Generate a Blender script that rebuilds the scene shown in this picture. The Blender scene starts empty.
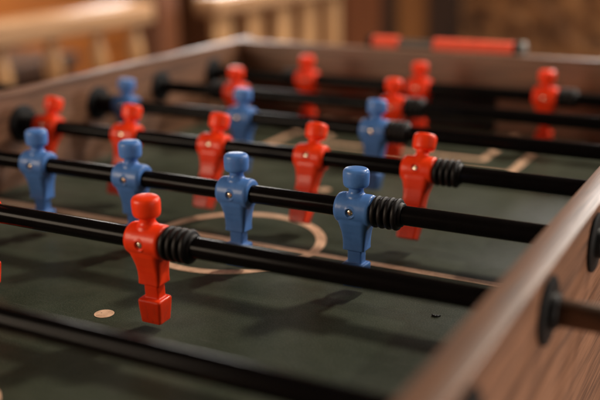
import bpy, bmesh, math, random
from mathutils import Vector, Matrix
random.seed(7)
MM = 0.001
scene = bpy.context.scene
C = scene.collection

# ------------------------------------------------------------------ helpers
def link(o, parent=None):
    C.objects.link(o)
    if parent is not None:
        o.parent = parent
    return o

def obj(name, bm, mat, parent=None, smooth=None, loc=None):
    """bmesh (millimetres) -> one mesh object"""
    bmesh.ops.recalc_face_normals(bm, faces=bm.faces)
    bmesh.ops.scale(bm, vec=(MM, MM, MM), verts=bm.verts)
    me = bpy.data.meshes.new(name)
    bm.to_mesh(me); bm.free()
    me.materials.append(mat)
    if smooth is not None:
        me.shade_smooth()
        if smooth < 180:
            me.set_sharp_from_angle(angle=math.radians(smooth))
    o = bpy.data.objects.new(name, me)
    if loc:
        o.location = Vector(loc) * MM
    return link(o, parent)

def thing(name, label, cat, loc=(0, 0, 0), group=None):
    o = bpy.data.objects.new(name, None)
    o.empty_display_size = 0.02
    o.location = Vector(loc) * MM
    C.objects.link(o)
    tag(o, label, cat, group)
    return o

def tag(o, label, cat, group=None):
    o['label'] = label; o['category'] = cat
    if group: o['group'] = group
    return o

def box(bm, x0, x1, y0, y1, z0, z1, bev=0.0, seg=2):
    r = bmesh.ops.create_cube(bm, size=1)
    vs = r['verts']
    for v in vs:
        v.co = Vector(((x0 + x1) / 2 + v.co.x * (x1 - x0), (y0 + y1) / 2 + v.co.y * (y1 - y0), (z0 + z1) / 2 + v.co.z * (z1 - z0)))
    if bev > 0:
        es = list({e for v in vs for e in v.link_edges})
        bmesh.ops.bevel(bm, geom=es, offset=bev, segments=seg, profile=0.5, affect='EDGES')

def lathe(bm, prof, axis='X', n=48, origin=(0, 0, 0), sx=1.0, sy=1.0, cap=True):
    """prof: list of (t along axis, radius)"""
    rings = []
    o = Vector(origin)
    for t, r in prof:
        ring = []
        for k in range(n):
            a = 2 * math.pi * k / n
            u, w = r * math.cos(a), r * math.sin(a)
            if axis == 'X': p = Vector((t, u, w))
            elif axis == 'Y': p = Vector((u, t, w))
            else: p = Vector((u * sx, w * sy, t))
            ring.append(bm.verts.new(o + p))
        rings.append(ring)
    for a, b in zip(rings, rings[1:]):
        for k in range(n):
            bm.faces.new((a[k], a[(k + 1) % n], b[(k + 1) % n], b[k]))
    if cap:
        bm.faces.new(rings[0]); bm.faces.new(list(reversed(rings[-1])))

def loft(bm, secs, n=8):
    """secs: (z, width_x, depth_y, corner radius, x centre, y centre)"""
    rings = []
    for z, w, d, r, cx, cy in secs:
        ring = []
        for (qx, qy, a0) in ((1, 1, 0), (-1, 1, 90), (-1, -1, 180), (1, -1, 270)):
            for k in range(n + 1):
                a = math.radians(a0 + 90 * k / n)
                ring.append(bm.verts.new((cx + qx * (w / 2 - r) + r * math.cos(a), cy + qy * (d / 2 - r) + r * math.sin(a), z)))
        rings.append(ring)
    m = len(rings[0])
    for a, b in zip(rings, rings[1:]):
        for k in range(m):
            bm.faces.new((a[k], a[(k + 1) % m], b[(k + 1) % m], b[k]))
    bm.faces.new(rings[0]); bm.faces.new(list(reversed(rings[-1])))

# ------------------------------------------------------------------ materials
def mat(name):
    m = bpy.data.materials.new(name); m.use_nodes = True
    nt = m.node_tree
    b = nt.nodes['Principled BSDF']
    return m, nt, b

def node(nt, t, **kw):
    n = nt.nodes.new(t)
    for k, v in kw.items():
        if k in n.inputs.keys(): n.inputs[k].default_value = v
        else: setattr(n, k, v)
    return n

def ramp(nt, src, stops):
    r = nt.nodes.new('ShaderNodeValToRGB')
    e = r.color_ramp.elements
    while len(e) < len(stops): e.new(0.5)
    for q, (p, c) in zip(e, stops):
        q.position = p; q.color = c if len(c) == 4 else (*c, 1)
    nt.links.new(src, r.inputs[0])
    return r

def plastic(name, col, rough=0.38, col2=None, sss=0.0, spec=0.5):
    m, nt, b = mat(name)
    tc = node(nt, 'ShaderNodeTexCoord')
    n1 = node(nt, 'ShaderNodeTexNoise', Scale=90.0, Detail=5.0, Roughness=0.6)
    nt.links.new(tc.outputs['Object'], n1.inputs['Vector'])
    c2 = col2 or tuple(c * 0.72 for c in col)
    r = ramp(nt, n1.outputs['Fac'], [(0.3, c2), (0.65, col)])
    nt.links.new(r.outputs[0], b.inputs['Base Color'])
    n3 = node(nt, 'ShaderNodeTexNoise', Scale=260.0, Detail=6.0, Roughness=0.7)
    nt.links.new(tc.outputs['Object'], n3.inputs['Vector'])
    mr = node(nt, 'ShaderNodeMapRange'); mr.inputs[1].default_value = 0.3; mr.inputs[2].default_value = 0.75
    mr.inputs[3].default_value = rough - 0.08; mr.inputs[4].default_value = rough + 0.16
    nt.links.new(n3.outputs['Fac'], mr.inputs[0]); nt.links.new(mr.outputs[0], b.inputs['Roughness'])
    bp = node(nt, 'ShaderNodeBump', Strength=0.12, Distance=0.0002)
    nt.links.new(n3.outputs['Fac'], bp.inputs['Height']); nt.links.new(bp.outputs[0], b.inputs['Normal'])
    b.inputs['Specular IOR Level'].default_value = spec
    if sss:
        sp = node(nt, 'ShaderNodeSeparateXYZ'); nt.links.new(tc.outputs['Object'], sp.inputs[0])
        zm = node(nt, 'ShaderNodeMapRange'); zm.inputs[1].default_value = -0.052; zm.inputs[2].default_value = -0.070; zm.inputs[3].default_value = 0.0; zm.inputs[4].default_value = 1.0
        nt.links.new(sp.outputs[2], zm.inputs[0])
        oi = node(nt, 'ShaderNodeObjectInfo'); av = node(nt, 'ShaderNodeVectorMath', operation='MULTIPLY_ADD')
        nt.links.new(tc.outputs['Object'], av.inputs[0]); av.inputs[1].default_value = (420, 420, 130)
        cr = node(nt, 'ShaderNodeCombineXYZ'); nt.links.new(oi.outputs['Random'], cr.inputs[0])
        sc_ = node(nt, 'ShaderNodeVectorMath', operation='SCALE'); sc_.inputs['Scale'].default_value = 60; nt.links.new(cr.outputs[0], sc_.inputs[0]); nt.links.new(sc_.outputs[0], av.inputs[2])
        ns = node(nt, 'ShaderNodeTexNoise', Scale=1.0, Detail=5.0, Roughness=0.7); nt.links.new(av.outputs[0], ns.inputs['Vector'])
        rs = ramp(nt, ns.outputs['Fac'], [(0.52, (0, 0, 0)), (0.66, (1, 1, 1))])
        mu = node(nt, 'ShaderNodeMath', operation='MULTIPLY'); nt.links.new(rs.outputs[0], mu.inputs[0]); nt.links.new(zm.outputs[0], mu.inputs[1])
        mu2 = node(nt, 'ShaderNodeMath', operation='MULTIPLY'); mu2.inputs[1].default_value = 0.45; nt.links.new(mu.outputs[0], mu2.inputs[0])
        mxs = node(nt, 'ShaderNodeMix', data_type='RGBA'); mxs.inputs[7].default_value = tuple(c * 0.35 + 0.03 for c in col) + (1,)
        nt.links.new(mu2.outputs[0], mxs.inputs[0]); nt.links.new(r.outputs[0], mxs.inputs[6]); nt.links.new(mxs.outputs[2], b.inputs['Base Color'])
        b.inputs['Coat Weight'].default_value = 0.12; b.inputs['Coat Roughness'].default_value = 0.1
        b.inputs['Subsurface Weight'].default_value = sss
        b.inputs['Subsurface Radius'].default_value = (0.004, 0.002, 0.001)
        b.inputs['Subsurface Scale'].default_value = 0.6
    return m

M = {}
M['red'] = plastic('red_plastic', (0.98, 0.055, 0.008), 0.34, (0.88, 0.038, 0.006), 0.03, 0.22)
M['blue'] = plastic('blue_plastic', (0.085, 0.22, 0.56), 0.34, (0.066, 0.175, 0.47), 0.03, 0.25)
M['rubber'] = plastic('black_rubber', (0.009, 0.007, 0.007), 0.48, None, 0, 0.25)
M['collar'] = plastic('black_collar_plastic', (0.006, 0.006, 0.006), 0.5, None, 0, 0.2)
M['grip'] = plastic('orange_grip', (0.85, 0.075, 0.022), 0.45)
M['rodpaint'] = plastic('black_rod_paint', (0.005, 0.004, 0.004), 0.20, None, 0, 0.07)
for n_ in M['rodpaint'].node_tree.nodes:
    if n_.type == 'MAP_RANGE': n_.inputs[3].default_value = 0.17; n_.inputs[4].default_value = 0.21
M['rodpaint'].node_tree.nodes['Bump'].inputs['Strength'].default_value = 0.0

def metal(name, col, rough):
    m, nt, b = mat(name)
    b.inputs['Base Color'].default_value = (*col, 1); b.inputs['Metallic'].default_value = 1
    tc = node(nt, 'ShaderNodeTexCoord'); n1 = node(nt, 'ShaderNodeTexNoise', Scale=400.0, Detail=3.0)
    nt.links.new(tc.outputs['Object'], n1.inputs['Vector'])
    mr = node(nt, 'ShaderNodeMapRange'); mr.inputs[3].default_value = rough * 0.7; mr.inputs[4].default_value = rough * 1.4
    nt.links.new(n1.outputs['Fac'], mr.inputs[0]); nt.links.new(mr.outputs[0], b.inputs['Roughness'])
    return m
M['screw'] = metal('screw_metal', (0.80, 0.70, 0.56), 0.22)
M['steel'] = metal('brushed_steel', (0.13, 0.12, 0.115), 0.5)
M['sleeve'] = metal('bronze_sleeve', (0.15, 0.10, 0.07), 0.45)
M['chrome'] = metal('chrome', (0.20, 0.19, 0.18), 0.5)

def wood(name, dark, light, rough=0.45, axis=1, scale=1.0, bump=0.6, spec=0.5):
    """grain runs along the given axis (0 x, 1 y, 2 z)"""
    m, nt, b = mat(name)
    tc = node(nt, 'ShaderNodeTexCoord'); mp = node(nt, 'ShaderNodeMapping')
    s = [60 * scale] * 3; s[axis] = 3.0 * scale
    mp.inputs['Scale'].default_value = s
    nt.links.new(tc.outputs['Object'], mp.inputs['Vector'])
    n1 = node(nt, 'ShaderNodeTexNoise', Scale=1.0, Detail=6.0, Roughness=0.62, Distortion=0.6)
    nt.links.new(mp.outputs[0], n1.inputs['Vector'])
    mp2 = node(nt, 'ShaderNodeMapping'); s2 = [620 * scale] * 3; s2[axis] = 14 * scale
    mp2.inputs['Scale'].default_value = s2
    nt.links.new(tc.outputs['Object'], mp2.inputs['Vector'])
    n2 = node(nt, 'ShaderNodeTexNoise', Scale=1.0, Detail=3.0, Roughness=0.6)
    nt.links.new(mp2.outputs[0], n2.inputs['Vector'])
    mx = node(nt, 'ShaderNodeMath', operation='MULTIPLY_ADD'); mx.inputs[1].default_value = 0.55
    nt.links.new(n2.outputs['Fac'], mx.inputs[0])
    m2 = node(nt, 'ShaderNodeMath', operation='MULTIPLY'); m2.inputs[1].default_value = 0.5
    nt.links.new(n1.outputs['Fac'], m2.inputs[0]); nt.links.new(m2.outputs[0], mx.inputs[2])
    r = ramp(nt, mx.outputs[0], [(0.40, dark), (0.62, light)])
    nt.links.new(r.outputs[0], b.inputs['Base Color'])
    mr = node(nt, 'ShaderNodeMapRange'); mr.inputs[1].default_value = 0.3; mr.inputs[2].default_value = 0.75
    mr.inputs[3].default_value = rough + 0.24; mr.inputs[4].default_value = rough - 0.14
    nt.links.new(mx.outputs[0], mr.inputs[0]); nt.links.new(mr.outputs[0], b.inputs['Roughness'])
    bp = node(nt, 'ShaderNodeBump', Strength=bump, Distance=0.0004)
    nt.links.new(mx.outputs[0], bp.inputs['Height']); nt.links.new(bp.outputs[0], b.inputs['Normal'])
    b.inputs['Specular IOR Level'].default_value = spec
    return m
M['walnut_y'] = wood('walnut_laminate_side', (0.056, 0.025, 0.013), (0.24, 0.118, 0.066), 0.40, 1)
M['walnut_x'] = wood('walnut_laminate_end', (0.056, 0.025, 0.013), (0.24, 0.118, 0.066), 0.40, 0)
M['walnut_z'] = wood('walnut_laminate_leg', (0.056, 0.025, 0.013), (0.24, 0.118, 0.066), 0.40, 2)
M['pine_y'] = wood('varnished_pine_rail', (0.19, 0.095, 0.045), (0.46, 0.29, 0.17), 0.20, 1, 0.4)
M['pine_z'] = wood('varnished_pine_board', (0.30, 0.14, 0.055), (0.66, 0.41, 0.21), 0.20, 2, 0.4)
M['orange_wood'] = wood('orange_stained_planks', (0.17, 0.048, 0.009), (0.40, 0.135, 0.024), 0.5, 1, 0.25)
M['brown_wood'] = wood('dark_brown_post', (0.07, 0.024, 0.010), (0.17, 0.060, 0.024), 0.45, 2, 0.3)
M['dark_wood'] = wood('nearly_black_post', (0.02, 0.012, 0.009), (0.06, 0.03, 0.02), 0.5, 2, 0.3)
M['amber_wood'] = wood('amber_board', (0.22, 0.085, 0.02), (0.36, 0.16, 0.05), 0.5, 2, 0.3)
M['rust_wood'] = wood('rust_brown_board', (0.16, 0.05, 0.018), (0.30, 0.11, 0.045), 0.5, 2, 0.3)
M['deck'] = wood('deck_boards', (0.05, 0.022, 0.012), (0.14, 0.065, 0.035), 0.6, 1, 0.2)

# playfield: printed dark green board, dusty, scuffed, half glossy
m, nt, b = mat('green_playfield')
tc = node(nt, 'ShaderNodeTexCoord')
nA = node(nt, 'ShaderNodeTexNoise', Scale=5.0, Detail=8.0, Roughness=0.65, Distortion=0.8)
nB = node(nt, 'ShaderNodeTexNoise', Scale=900.0, Detail=2.0, Roughness=0.7)
nC = node(nt, 'ShaderNodeTexNoise', Scale=60.0, Detail=6.0, Roughness=0.7)
mpd = node(nt, 'ShaderNodeMapping'); mpd.inputs['Rotation'].default_value = (0, 0, 0.5); mpd.inputs['Scale'].default_value = (22, 420, 30)
nD = node(nt, 'ShaderNodeTexNoise', Scale=1.0, Detail=4.0, Roughness=0.7)
nt.links.new(tc.outputs['Object'], mpd.inputs['Vector']); nt.links.new(mpd.outputs[0], nD.inputs['Vector'])
for n in (nA, nB, nC): nt.links.new(tc.outputs['Object'], n.inputs['Vector'])
rA = ramp(nt, nA.outputs['Fac'], [(0.38, (0.017, 0.025, 0.014)), (0.52, (0.032, 0.040, 0.025)), (0.66, (0.050, 0.056, 0.038))])
rB = ramp(nt, nB.outputs['Fac'], [(0.47, (0, 0, 0)), (0.62, (1, 1, 1))])
mixd = node(nt, 'ShaderNodeMix', data_type='RGBA'); mixd.inputs[7].default_value = (0.11, 0.12, 0.085, 1)
mf = node(nt, 'ShaderNodeMath', operation='MULTIPLY'); mf.inputs[1].default_value = 0.5
nt.links.new(rB.outputs[0], mf.inputs[0]); nt.links.new(mf.outputs[0], mixd.inputs[0]); nt.links.new(rA.outputs[0], mixd.inputs[6])
rD = ramp(nt, nD.outputs['Fac'], [(0.60, (0, 0, 0)), (0.74, (1, 1, 1))])
mfd = node(nt, 'ShaderNodeMath', operation='MULTIPLY'); mfd.inputs[1].default_value = 0.5
nt.links.new(rD.outputs[0], mfd.inputs[0])
mixe = node(nt, 'ShaderNodeMix', data_type='RGBA'); mixe.inputs[7].default_value = (0.12, 0.12, 0.10, 1)
nt.links.new(mfd.outputs[0], mixe.inputs[0]); nt.links.new(mixd.outputs[2], mixe.inputs[6])
nt.links.new(mixe.outputs[2], b.inputs['Base Color'])
mr = node(nt, 'ShaderNodeMapRange'); mr.inputs[1].default_value = 0.35; mr.inputs[2].default_value = 0.7
mr.inputs[3].default_value = 0.42; mr.inputs[4].default_value = 0.54; b.inputs['Specular IOR Level'].default_value = 0.14
nt.links.new(nC.outputs['Fac'], mr.inputs[0]); nt.links.new(mr.outputs[0], b.inputs['Roughness'])
bp = node(nt, 'ShaderNodeBump', Strength=0.35, Distance=0.0004)
nt.links.new(nB.outputs['Fac'], bp.inputs['Height']); nt.links.new(bp.outputs[0], b.inputs['Normal'])
M['field'] = m

m, nt, b = mat('cream_field_print')
tc = node(nt, 'ShaderNodeTexCoord')
n1 = node(nt, 'ShaderNodeTexNoise', Scale=120.0, Detail=6.0, Roughness=0.7)
nt.links.new(tc.outputs['Object'], n1.inputs['Vector'])
r = ramp(nt, n1.outputs['Fac'], [(0.3, (0.50, 0.29, 0.18)), (0.6, (0.78, 0.50, 0.33))])
n2 = node(nt, 'ShaderNodeTexNoise', Scale=420.0, Detail=5.0, Roughness=0.75)
nt.links.new(tc.outputs['Object'], n2.inputs['Vector'])
rw = ramp(nt, n2.outputs['Fac'], [(0.60, (0, 0, 0)), (0.68, (1, 1, 1))])
mxw = node(nt, 'ShaderNodeMix', data_type='RGBA'); mxw.inputs[7].default_value = (0.10, 0.075, 0.045, 1)
nt.links.new(rw.outputs[0], mxw.inputs[0]); nt.links.new(r.outputs[0], mxw.inputs[6])
nt.links.new(mxw.outputs[2], b.inputs['Base Color']); b.inputs['Roughness'].default_value = 0.5
M['line'] = m

m, nt, b = mat('mottled_stone')
tc = node(nt, 'ShaderNodeTexCoord')
n1 = node(nt, 'ShaderNodeTexNoise', Scale=7.5, Detail=8.0, Roughness=0.75, Distortion=0.5)
nt.links.new(tc.outputs['Object'], n1.inputs['Vector'])
r = ramp(nt, n1.outputs['Fac'], [(0.38, (0.035, 0.018, 0.010)), (0.5, (0.25, 0.115, 0.046)), (0.62, (0.52, 0.27, 0.11))])
nt.links.new(r.outputs[0], b.inputs['Base Color']); b.inputs['Roughness'].default_value = 0.8
bp = node(nt, 'ShaderNodeBump', Strength=0.6, Distance=0.02)
nt.links.new(n1.outputs['Fac'], bp.inputs['Height']); nt.links.new(bp.outputs[0], b.inputs['Normal'])
M['stone'] = m

# ------------------------------------------------------------------ measured layout (mm)
S, H = 150.0, 79.6            # rod spacing, rod height over the field
XL, XR = -459.0, 276.0        # inner faces of the side walls
TOP, TH = 122.0, 14.0         # wall top, wall thickness
YN, YF = -243.0, 985.0        # inner faces of the end walls
XC, YC = -93.0, 371.0         # field centre
RR = 8.7                      # rod radius

# ------------------------------------------------------------------ table
table = thing('football_table', 'walnut brown football table with a dark green pitch, holding all the rods', 'football table', (XC, YC, -850))
T0 = (-XC, -YC, 850)          # children meshes are modelled in world mm, shifted back
def tpart(name, bm, mt, smooth=None):
    bmesh.ops.translate(bm, vec=T0, verts=bm.verts)
    return obj(name, bm, mt, table, smooth)

bm = bmesh.new(); box(bm, XL - 8, XR + 8, YN - 8, YF + 8, -14, 0)
tpart('playfield', bm, M['field'])
for x0, x1 in ((XL - TH, XL), (XR, XR + TH)):
    bm = bmesh.new(); box(bm, x0, x1, YN - TH, YF + 58, -190, TOP - 6.05)
    tpart('side_wall', bm, M['walnut_y'], 40)
    cx0, cx1 = (x0 - 8, x1) if x0 < 0 else (x0, x1 + 8)
    bm = bmesh.new(); box(bm, cx0, cx1, YN - TH - 1, YF + 59, TOP - 6, TOP, .7, 2)
    tpart('top_rail', bm, M['walnut_y'], 40)
for s, (y0, y1) in ((-1, (YN - TH + 1, YN)), (1, (YF, YF + 24))):
    bm = bmesh.new()
    g0, g1 = XC - 100, XC + 100
    box(bm, XL + .3, g0, y0, y1, -189, TOP - .6); box(bm, g1, XR - .3, y0, y1, -189, TOP - .6)
    box(bm, g0, g1, y0, y1, 72, TOP - .6); box(bm, g0, g1, y0, y1, -189, 0)
    tpart('end_wall', bm, M['walnut_x'])
    bm = bmesh.new()
    ya, yb = (y0 - 60, y0 - .5) if s < 0 else (y1 + .5, y1 + 60)
    box(bm, g0 - 6, g1 + 6, ya, yb, -20, 78, 2)
    tpart('goal_box', bm, M['collar'])
for x in (XL - TH - 3, XR + TH - 67):
    for y in (YN - 20, YF - 50):
        bm = bmesh.new(); box(bm, x, x + 70, y, y + 70, -850, -190.5, 4)
        tpart('leg', bm, M['walnut_z'])

ZL = 0.35
bm = bmesh.new(); box(bm, XL + .3, XR - .3, YF + 24.3, YF + 57, 90, TOP - 9, 1.2, 2); tpart('rim_ledge', bm, M['walnut_x'], 40)
def strip(bm, x0, x1, y0, y1, z=ZL):
    vs = [bm.verts.new(p) for p in ((x0, y0, z), (x1, y0, z), (x1, y1, z), (x0, y1, z))]
    bm.faces.new(vs)
def ring(bm, cx, cy, r0, r1, a0=0, a1=360, z=ZL, n=120):
    prev = None
    full = abs(a1 - a0) >= 360
    N = n
    ins = []; outs = []
    for k in range(N + (0 if full else 1)):
        a = math.radians(a0 + (a1 - a0) * k / N)
        outs.append(bm.verts.new((cx + r1 * math.cos(a), cy + r1 * math.sin(a), z)))
        ins.append(bm.verts.new((cx + r0 * math.cos(a), cy + r0 * math.sin(a), z)) if r0 > 0 else None)
    if r0 <= 0:
        bm.faces.new(outs); return
    m_ = len(outs)
    for k in range(m_ if full else m_ - 1):
        j = (k + 1) % m_
        bm.faces.new((outs[k], outs[j], ins[j], ins[k]))
LW = 11
bm = bmesh.new(); strip(bm, XL + 1, XR - 1, YC - LW / 2, YC + LW / 2); tpart('halfway_line', bm, M['line'])
bm = bmesh.new(); ring(bm, XC, YC, 93 - LW / 2, 93 + LW / 2, z=ZL + .12); tpart('centre_circle', bm, M['line'])
bm = bmesh.new(); ring(bm, XC, YC, 0, 11, z=ZL + .24, n=40); tpart('centre_spot', bm, M['line'])
for s in (-1, 1):
    bm = bmesh.new(); ring(bm, XC, YC + s * 215, 0, 8.8, n=40); tpart('penalty_spot', bm, M['line'])
    for hw, dist in ((193, 395), (139, 450)):
        ya, yb = YC + s * dist, YC + s * (YF - YC - 2)
        bm = bmesh.new()
        y0, y1 = min(ya, ya - s * LW), max(ya, ya - s * LW)
        strip(bm, XC - hw, XC + hw, y0, y1)
        for q in (-1, 1):
            xa, xb = sorted((XC + q * hw, XC + q * (hw - LW)))
            strip(bm, xa, xb, *((min(ya, yb), max(ya, yb))))
        # the sides start beyond the front strip
        bmesh.ops.translate(bm, vec=(0, 0, 0), verts=bm.verts)
        for v in bm.verts:
            if abs(v.co.y - ya) < 1e-4 and (abs(abs(v.co.x - XC) - hw) < 1e-3 or abs(abs(v.co.x - XC) - hw + LW) < 1e-3):
                pass
        for f in bm.faces[1:]:
            for v in f.verts:
                v.co.z += 0.1
        tpart('penalty_box_line' if hw > 150 else 'goal_area_line', bm, M['line'])

bm = bmesh.new(); ring(bm, XC - 4, YC - 400, 36, 36 + LW, 0, 180, z=ZL + .2, n=60); tpart('penalty_arc', bm, M['line'])

def collar(x, y, sgn):
    bm = bmesh.new()
    pr = [(0, 23.5), (.8, 24.2), (2.6, 24), (3.4, 22.5), (3.6, 12.5), (8, 11.8), (9, 10.5), (9, RR + .3)]
    lathe(bm, [(x + sgn * t, r) for t, r in pr], 'X', 40, (0, y, H), cap=False)
    tpart('rod_collar', bm, M['collar'], 35)

# ------------------------------------------------------------------ player figure (a voxel-fused moulding, built once)
def figure_mesh():
    bm = bmesh.new()
    L = 17.6
    hub = [(-L, 10.2), (-L + .3, 11.8), (-L + 1.4, 13.2), (-L + 3.6, 14.1), (-9, 14.4), (9, 14.4), (L - 3.0, 14.3), (L - 1.2, 13.6), (L - .3, 12.4), (L, 10.2)]
    lathe(bm, hub, 'X', 64)
    loft(bm, [(11, 25, 18, 6, 0, .5), (0, 32, 25, 7, 0, .6), (-7, 32, 25.5, 7, 0, .6), (-12, 30, 24, 6.5, 0, .9), (-17, 27.2, 21.4, 5.5, 0, 1.4),
              (-22, 24.6, 19.2, 4.5, 0, 1.9), (-28, 22.6, 17.8, 3.6, 0, 2.2), (-34, 21.6, 17.4, 3.0, 0, 2.2), (-38.2, 21.6, 17.8, 2.6, 0, 2.0)])
    loft(bm, [(-36, 14.0, 11, 1.5, 0, 2), (-56, 14.0, 11, 1.5, 0, 2)])
    loft(bm, [(-51.2, 20.6, 16.6, 2, 0, 1.2), (-52.6, 22.6, 18.8, 2, 0, .8), (-58, 22.2, 18.2, 2, 0, .6), (-72.5, 19.6, 15.8, 2, 0, .2)])
    # neck flaring into the shoulders
    lathe(bm, [(8, 10.5), (13.0, 9.0), (14.8, 7.4), (16.5, 6.7), (24, 6.7)], 'Z', 40)
    # head: a squat oval drum with rounded rims
    lathe(bm, [(20.4, 8.8), (20.9, 10.4), (22.2, 11.5), (24.5, 12.0), (31, 12.3), (34.6, 12.1), (36.4, 11.2), (37.4, 9.8), (38.0, 7), (38.3, 4)], 'Z', 56, sx=1.0, sy=0.92)
    # screw boss on the chest
    lathe(bm, [(-14.5, 4.6), (-14.2, 5.2), (-8, 6.2)], 'Y', 32, (0, 0, -.5))
    bmesh.ops.recalc_face_normals(bm, faces=bm.faces)
    me = bpy.data.meshes.new('tmp'); bm.to_mesh(me); bm.free()
    o = bpy.data.objects.new('tmp', me); C.objects.link(o)
    r = o.modifiers.new('r', 'REMESH'); r.mode = 'VOXEL'; r.voxel_size = 0.55; r.adaptivity = 0.0
    sm = o.modifiers.new('s', 'SMOOTH'); sm.factor = 0.5; sm.iterations = 7
    dg = bpy.context.evaluated_depsgraph_get()
    out = bpy.data.meshes.new_from_object(o.evaluated_get(dg))
    bpy.data.objects.remove(o); bpy.data.meshes.remove(me)
    bm = bmesh.new(); bm.from_mesh(out)
    # countersink for the screw
    for v in bm.verts:
        if v.co.y < -10:
            d = math.hypot(v.co.x, v.co.z + .5)
            if d < 3.9: v.co.y = max(v.co.y, -12.6 - max(0, d - 3.3))
    bmesh.ops.scale(bm, vec=(MM, MM, MM), verts=bm.verts)
    bm.to_mesh(out); bm.free()
    out.shade_smooth()
    return out
fig = figure_mesh()
fig.name = 'player_red'; fig.materials.clear(); fig.materials.append(M['red'])
fig_blue = fig.copy(); fig_blue.name = 'player_blue'; fig_blue.materials[0] = M['blue']

def screw_bm():
    bm = bmesh.new()
    n = 40
    R = 2.75
    rings = []
    prof = [(0.0, 0.0), (.6, 0.01), (1.2, .05), (1.7, .12), (2.3, .25), (2.7, .5), (2.95, .9), (2.95, 2.2)]
    c = None
    for r, d in prof[1:]:
        ringv = []
        for k in range(n):
            a = 2 * math.pi * k / n
            x, z = r * math.cos(a), r * math.sin(a)
            # cross slot
            sl = 0.0
            if (abs(x) < .42 and abs(z) < 1.75) or (abs(z) < .42 and abs(x) < 1.75): sl = 0.75
            ringv.append(bm.verts.new((x, -13.8 + d + sl, z - .5)))
        rings.append(ringv)
    for a, b_ in zip(rings, rings[1:]):
        for k in range(n): bm.faces.new((a[k], a[(k + 1) % n], b_[(k + 1) % n], b_[k]))
    bm.faces.new(rings[0])
    return bm
proto_screw = obj('screw', screw_bm(), M['screw'], None, 30)
def well_bm():
    bm = bmesh.new(); lathe(bm, [(-12.6, 3.3), (-12.2, 3.3)], 'Y', 32, (0, 0, -.5)); return bm

bm = bmesh.new()
prof = [(0, 9.5)]
for k in range(4):
    x = 0.2 + k * 6.5
    prof += [(x, 11.0), (x + .35, 12.8), (x + 1.0, 13.9), (x + 2.0, 14.3), (x + 3.4, 14.3), (x + 4.4, 13.8), (x + 5.0, 12.6), (x + 5.3, 11.0)]
prof += [(27.4, 10.4), (28, 9.6), (28, RR)]
lathe(bm, prof, 'X', 56, cap=False)
proto_bumper = obj('rubber_bumper', bm, M['rubber'], None, 60)

used = {'screw': False, 'bumper': False, 'red': False, 'blue': False}
def dup(o, key):
    if key in used and not used[key]:
        used[key] = True; return o
    c = o.copy(); C.objects.link(c); return c

def add_player(root, x, colour, spin):
    p = bpy.data.objects.new('player', fig if colour == 'red' else fig_blue)
    C.objects.link(p)
    p.parent = root; p.location = (x * MM, 0, 0); p.rotation_euler = (math.radians(spin), 0, 0)
    s = dup(proto_screw, 'screw'); s.parent = p
    s.rotation_euler = (0, 0, 0)
    return p

def make_rod(j, colour, xs, tilt, label, ext_l, ext_r, handle_side):
    y = j * S
    root = thing('player_rod', label, 'rod', (XC, y, H), 'rods of the football table')
    root.rotation_euler = (-tilt, 0, 0)
    bm = bmesh.new()
    lathe(bm, [(XL - TH - ext_l - XC, RR - .8), (XL - TH - ext_l + .8 - XC, RR), (XR + TH + ext_r - .8 - XC, RR), (XR + TH + ext_r - XC, RR - .8)], 'X', 40)
    obj('pole', bm, M['rodpaint'], root, 40)
    for x in xs:
        add_player(root, x - XC, colour, random.uniform(-1.6, 1.6))
    bm = bmesh.new(); lathe(bm, [(XR + TH + 9.4 - XC, RR + .2), (XR + TH + 10 - XC, 9.4), (XR + TH + 74 - XC, 9.4), (XR + TH + 75 - XC, RR + .2)], 'X', 36); obj('sleeve', bm, M['sleeve'], root, 40)
    b1 = dup(proto_bumper, 'bumper'); b1.parent = root; b1.location = ((max(xs) + 17.8 - XC) * MM, 0, 0); b1.rotation_euler = (.3, 0, 0)
    b2 = dup(proto_bumper, 'bumper'); b2.parent = root; b2.location = ((min(xs) - 17.8 - XC) * MM, 0, 0); b2.rotation_euler = (0, 0, math.pi)
    bm = bmesh.new()
    hx = (XR + TH + ext_r) if handle_side > 0 else (XL - TH - ext_l)
    d = handle_side
    pr = [(-2, RR + .2), (0, 13), (4, 15), (20, 14.2), (60, 15.6), (95, 14.4), (112, 15.4), (118, 13), (120, 6)]
    lathe(bm, [(hx - XC + d * t, r) for t, r in pr], 'X', 32)
    obj('handle', bm, M['rubber'], root, 40)
    for x, sg in ((XL, 1), (XL - TH, -1), (XR, -1), (XR + TH, 1)):
        collar(x, y, sg)
    return root

s5, s3, s2, s1 = 125.1, 189.4, 252.4, 191.3
x2, x3, x1, x4, x5, x6 = 82.5, 85.3, -34.3, -30.0, -68.2, 102.8
make_rod(-0.14, 'blue', [-150 - s2, -150], .1, 'blurred black rod nearest the camera, crossing the bottom left with no player in view', 120, 120, -1)
make_rod(1, 'red', [x1 - k * (s3 + 2.2) for k in range(3)], -.03, 'black rod carrying the large red player in front of the sharp blue row', 120, 150, 1)
make_rod(2, 'blue', [x2 - k * s5 for k in range(5)], 0, 'black rod with the row of sharp blue players over the centre circle', 120, 120, -1)
make_rod(3, 'red', [x3 - k * s5 for k in range(5)], .416, 'black rod with the tilted row of red players right behind the front blue row', 120, 120, 1)
make_rod(4, 'blue', [x4 - k * s3 for k in range(3)], .13, 'black rod with three soft-focus blue players behind the tilted red row', 120, 120, -1)
make_rod(5, 'red', [x5 - k * s2 for k in range(2)], 0, 'black rod with two red players, second rod from the far end wall', 120, 120, 1)
make_rod(6, 'red', [x6 - k * s1 for k in range(3)], 0, 'farthest black rod with three blurred red goalkeepers before the far end wall', 120, 120, 1)

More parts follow.
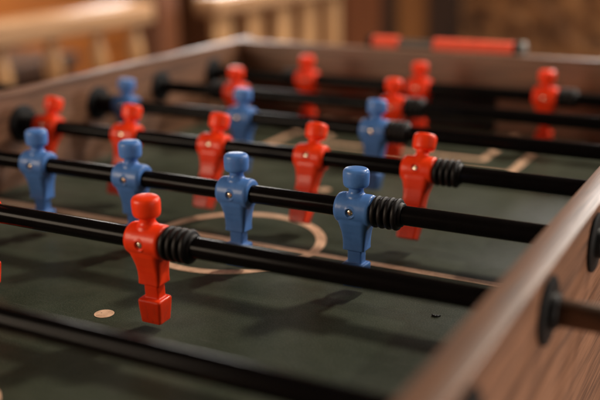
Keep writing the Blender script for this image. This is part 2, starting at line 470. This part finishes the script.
# ------------------------------------------------------------------ spare pole with orange grips on the far rim
gp = thing('grip_pole', 'grey metal pole with two orange grips and a chrome end lying on the far rim', 'pole', (-76, YF + 40, TOP - 9))
def gpart(name, prof, mt, sm=35):
    bm = bmesh.new(); lathe(bm, prof, 'X', 40, (0, 0, 13.2)); return obj(name, bm, mt, gp, sm)
gpart('pole', [(-150, 7.5), (110, 7.5)], M['steel'])
def gripprof(a, b_):
    p = [(a, 9), (a + .4, 11.4)]
    n = int((b_ - a) / 7)
    for k in range(n):
        t = a + 1 + (b_ - a - 2) * k / n; w = (b_ - a - 2) / n
        p += [(t + .1 * w, 11.1), (t + .3 * w, 11.8), (t + .7 * w, 11.8), (t + .9 * w, 11.1)]
    return p + [(b_ - .4, 11.4), (b_, 9)]
gpart('grip', gripprof(-142, -98), M['grip']); gpart('grip', gripprof(-36, 96), M['grip'])
gpart('end_cap', [(-153, 8), (-152, 11), (-144, 11.6), (-142.3, 10)], M['collar'])
gpart('collar', [(96.3, 11), (97, 12.6), (103, 12.6), (104, 11)], M['collar'])
gpart('chrome_ring', [(104.3, 11), (105, 12.8), (111, 13.1), (113, 12), (115, 8)], M['chrome'])

# a scrap of dark thread on the pitch
bm = bmesh.new()
pts = [(-3.4, 1.6, .7), (-2.2, -.4, .9), (-1.2, 1.2, .8), (0, -1.0, 1.0), (.6, 1.4, .8), (1.8, -.2, 1.1), (2.6, 1.6, .8), (3.4, 2.8, .7)]
for a, b_ in zip(pts, pts[1:]):
    a, b_ = Vector(a), Vector(b_); d = (b_ - a)
    r = bmesh.ops.create_cone(bm, cap_ends=True, segments=8, radius1=.7, radius2=.6, depth=d.length * 1.25)
    bmesh.ops.transform(bm, matrix=Matrix.Translation((a + b_) / 2) @ d.to_track_quat('Z', 'Y').to_matrix().to_4x4(), verts=r['verts'])
sc = obj('thread_scrap', bm, M['collar'], None, 60, (168, 278, 0))
tag(sc, 'tiny dark scrap of thread lying on the green pitch beside the right wall', 'debris')

# ------------------------------------------------------------------ surroundings
def struct(o): o['kind'] = 'structure'; return o
bm = bmesh.new(); box(bm, -9000, 9000, -4000, 12000, -900, -850.5)
struct(obj('floor', bm, M['deck']))

def rail(name, label, x, ya, yb, z, mt, balus):
    t = thing(name, label, 'railing', (x, ya, -850))
    L = yb - ya
    bm = bmesh.new(); box(bm, -50, 50, 0, L, z + 850 - 34, z + 850 + 34, 16, 4); obj('handrail', bm, M['pine_y'], t, 40)
    bm = bmesh.new(); box(bm, -30, 30, 0, L, 120, 170, 4); obj('bottom_rail', bm, M['brown_wood'], t)
    balus(t, L, z + 850 - 34)
    return t
def turned(t, L, top):
    for y in YB:
        bm = bmesh.new()
        lathe(bm, [(170, 22), (250, 22), (262, 16), (300, 27), (400, 22), (520, 18), (top - 200, 15), (top - 165, 13), (top - 150, 23), (top - 140, 23), (top - 130, 15), (top - 110, 24), (top - 80, 27), (top - 40, 19), (top - 14, 14), (top - 10, 20), (top, 20)], 'Z', 28, (0, y, 0))
        obj('baluster', bm, M['pine_z'], t, 60)
XR1 = -1430
YB = [60, 250, 445, 640, 815]
rail('balustrade', 'varnished balustrade with turned balusters at the left, nearer the table', XR1, 1120, 1990, 48, None, turned)
bm = bmesh.new(); box(bm, -55, 55, -55, 55, 0, 1500, 6)
po = obj('newel_post', bm, M['brown_wood'], None, 40, (-1480, 2120, -850))
tag(po, 'dark reddish brown square post between the two balustrades', 'post')
def boards(t, L, top):
    for k in range(5):
        y = 40 + k * 212
        bm = bmesh.new(); box(bm, -11, 11, y, y + 105, 170, top, 3); obj('baluster', bm, M['pine_z'], t)
rail('balustrade', 'pale balustrade of wide flat boards standing right of the brown post', -1330, 2190, 3330, 50, None, boards)

t = thing('plank_wall', 'orange stained plank wall standing behind the left balustrade', 'wall', (-2600, 1200, -850))
for k in range(13):
    bm = bmesh.new(); box(bm, -20, 20, -600, 2300, 5 + k * 150, 5 + k * 150 + 144, 5)
    obj('plank', bm, M['orange_wood'], t)
# dark low bench seen through the balusters
t = thing('bench', 'low dark bench seen between the turned balusters', 'bench', (-2150, 1300, -850))
bm = bmesh.new(); box(bm, -170, 170, 0, 1000, 640, 700, 6); obj('seat', bm, M['dark_wood'], t)
for y in (60, 940):
    bm = bmesh.new(); box(bm, -150, 150, y - 30, y + 30, 0, 639, 4); obj('leg', bm, M['dark_wood'], t)

# far timber screen: boards and posts of differing stain
t = thing('timber_screen', 'far timber screen of amber and rust boards between near black posts', 'screen', (-1500, 4300, -850))
for (xa, xb, mt, nm, dy) in ((-1900, -310, 'brown_wood', 'board', 0), (-310, -90, 'rust_wood', 'board', 0), (-90, -15, 'dark_wood', 'post', -30), (-15, 165, 'amber_wood', 'board', 0), (165, 335, 'dark_wood', 'post', -30)):
    bm = bmesh.new(); box(bm, xa + 1, xb - 1, dy - 20, dy + 20, 0, 2100, 4)
    obj(nm, bm, M[mt], t)
bm = bmesh.new(); box(bm, 0, 3600, 0, 200, 0, 2400)
bmesh.ops.subdivide_edges(bm, edges=bm.edges, cuts=40, use_grid_fill=True)
for v in bm.verts:
    if v.co.y < 1: v.co.y += random.uniform(-14, 14)
w = obj('stone_wall', bm, M['stone'], None, None, (-1163, 4300, -850))
tag(w, 'rough mottled tan stone wall filling the background on the right', 'wall')

# ------------------------------------------------------------------ camera
cam = bpy.data.cameras.new('camera')
co = bpy.data.objects.new('camera', cam); C.objects.link(co)
yaw, pit, rol = -0.4927, 0.2937, -0.0142
fw = Vector((math.sin(yaw) * math.cos(pit), math.cos(yaw) * math.cos(pit), -math.sin(pit)))
rt = Vector((math.cos(yaw), -math.sin(yaw), 0)); up = rt.cross(fw)
r2 = math.cos(rol) * rt + math.sin(rol) * up; u2 = -math.sin(rol) * rt + math.cos(rol) * up
mw = Matrix((( r2.x, u2.x, -fw.x, .4198), (r2.y, u2.y, -fw.y, -.4341), (r2.z, u2.z, -fw.z, .3323), (0, 0, 0, 1)))
co.matrix_world = mw
cam.sensor_width = 36; cam.lens = 1.5729 * 36; cam.clip_start = .01; cam.clip_end = 100
cam.dof.use_dof = True; cam.dof.focus_distance = 0.83; cam.dof.aperture_fstop = 2.5
scene.camera = co

# ------------------------------------------------------------------ light
wd = bpy.data.worlds.new('World'); scene.world = wd; wd.use_nodes = True
bg = wd.node_tree.nodes['Background']; bg.inputs[0].default_value = (1.0, 0.76, 0.58, 1); bg.inputs[1].default_value = 0.024

def area(name, loc, target, sx, sy, power, col, spread=180):
    l = bpy.data.lights.new(name, 'AREA'); l.shape = 'RECTANGLE'; l.size = sx; l.size_y = sy; l.energy = power; l.color = col
    l.spread = math.radians(spread)
    o = bpy.data.objects.new(name, l); C.objects.link(o)
    o.location = loc
    o.rotation_euler = (Vector(target) - Vector(loc)).to_track_quat('-Z', 'Y').to_euler()
    return o
area('key_lamp', (.62, 1.95, 1.72), (.05, .3, 0), .17, .17, 44, (1, .88, .74))
area('window_light', (.0, 4.2, 1.25), (.2, .4, 0), .6, .4, 38, (1, .96, .92))
area('fill_light', (-1.75, -1.5, .62), (-.1, .9, .05), 1.5, 1.1, 54, (1, .80, .60))
area('side_light', (2.2, 2.9, 1.0), (.1, .5, 0), .08, .08, 40, (1, .93, .86))
area('glint_lamp', (1.7, .9, 1.5), (.0, .6, 0), .05, .05, 13, (1, .90, .78))  # unseen lamp added for glints on player heads and chest screws, no real bulb
area('ground_bounce_fill', (1.7, -.1, .03), (.3, .0, 0), 1.0, .5, 21, (1, .84, .72))  # added low lamp, stands in for ground bounce on the outer right wall
area('terrace_fill', (-1.0, 2.3, 2.4), (-1.6, 2.3, -.2), 1.0, 2.2, 50, (1, .80, .58), 80)  # added lamp standing in for daylight on the railings and background
area('sky_gap_light', (-2.45, 3.2, .62), (-1.4, 1.7, .04), 1.6, .35, 6, (1, .95, .9), 80)

# ------------------------------------------------------------------ render
scene.render.engine = 'CYCLES'
scene.view_settings.view_transform = 'Standard'; scene.view_settings.look = 'None'; scene.view_settings.gamma = 1
scene.view_settings.exposure = 0
scene.render.resolution_x = 1024; scene.render.resolution_y = 683
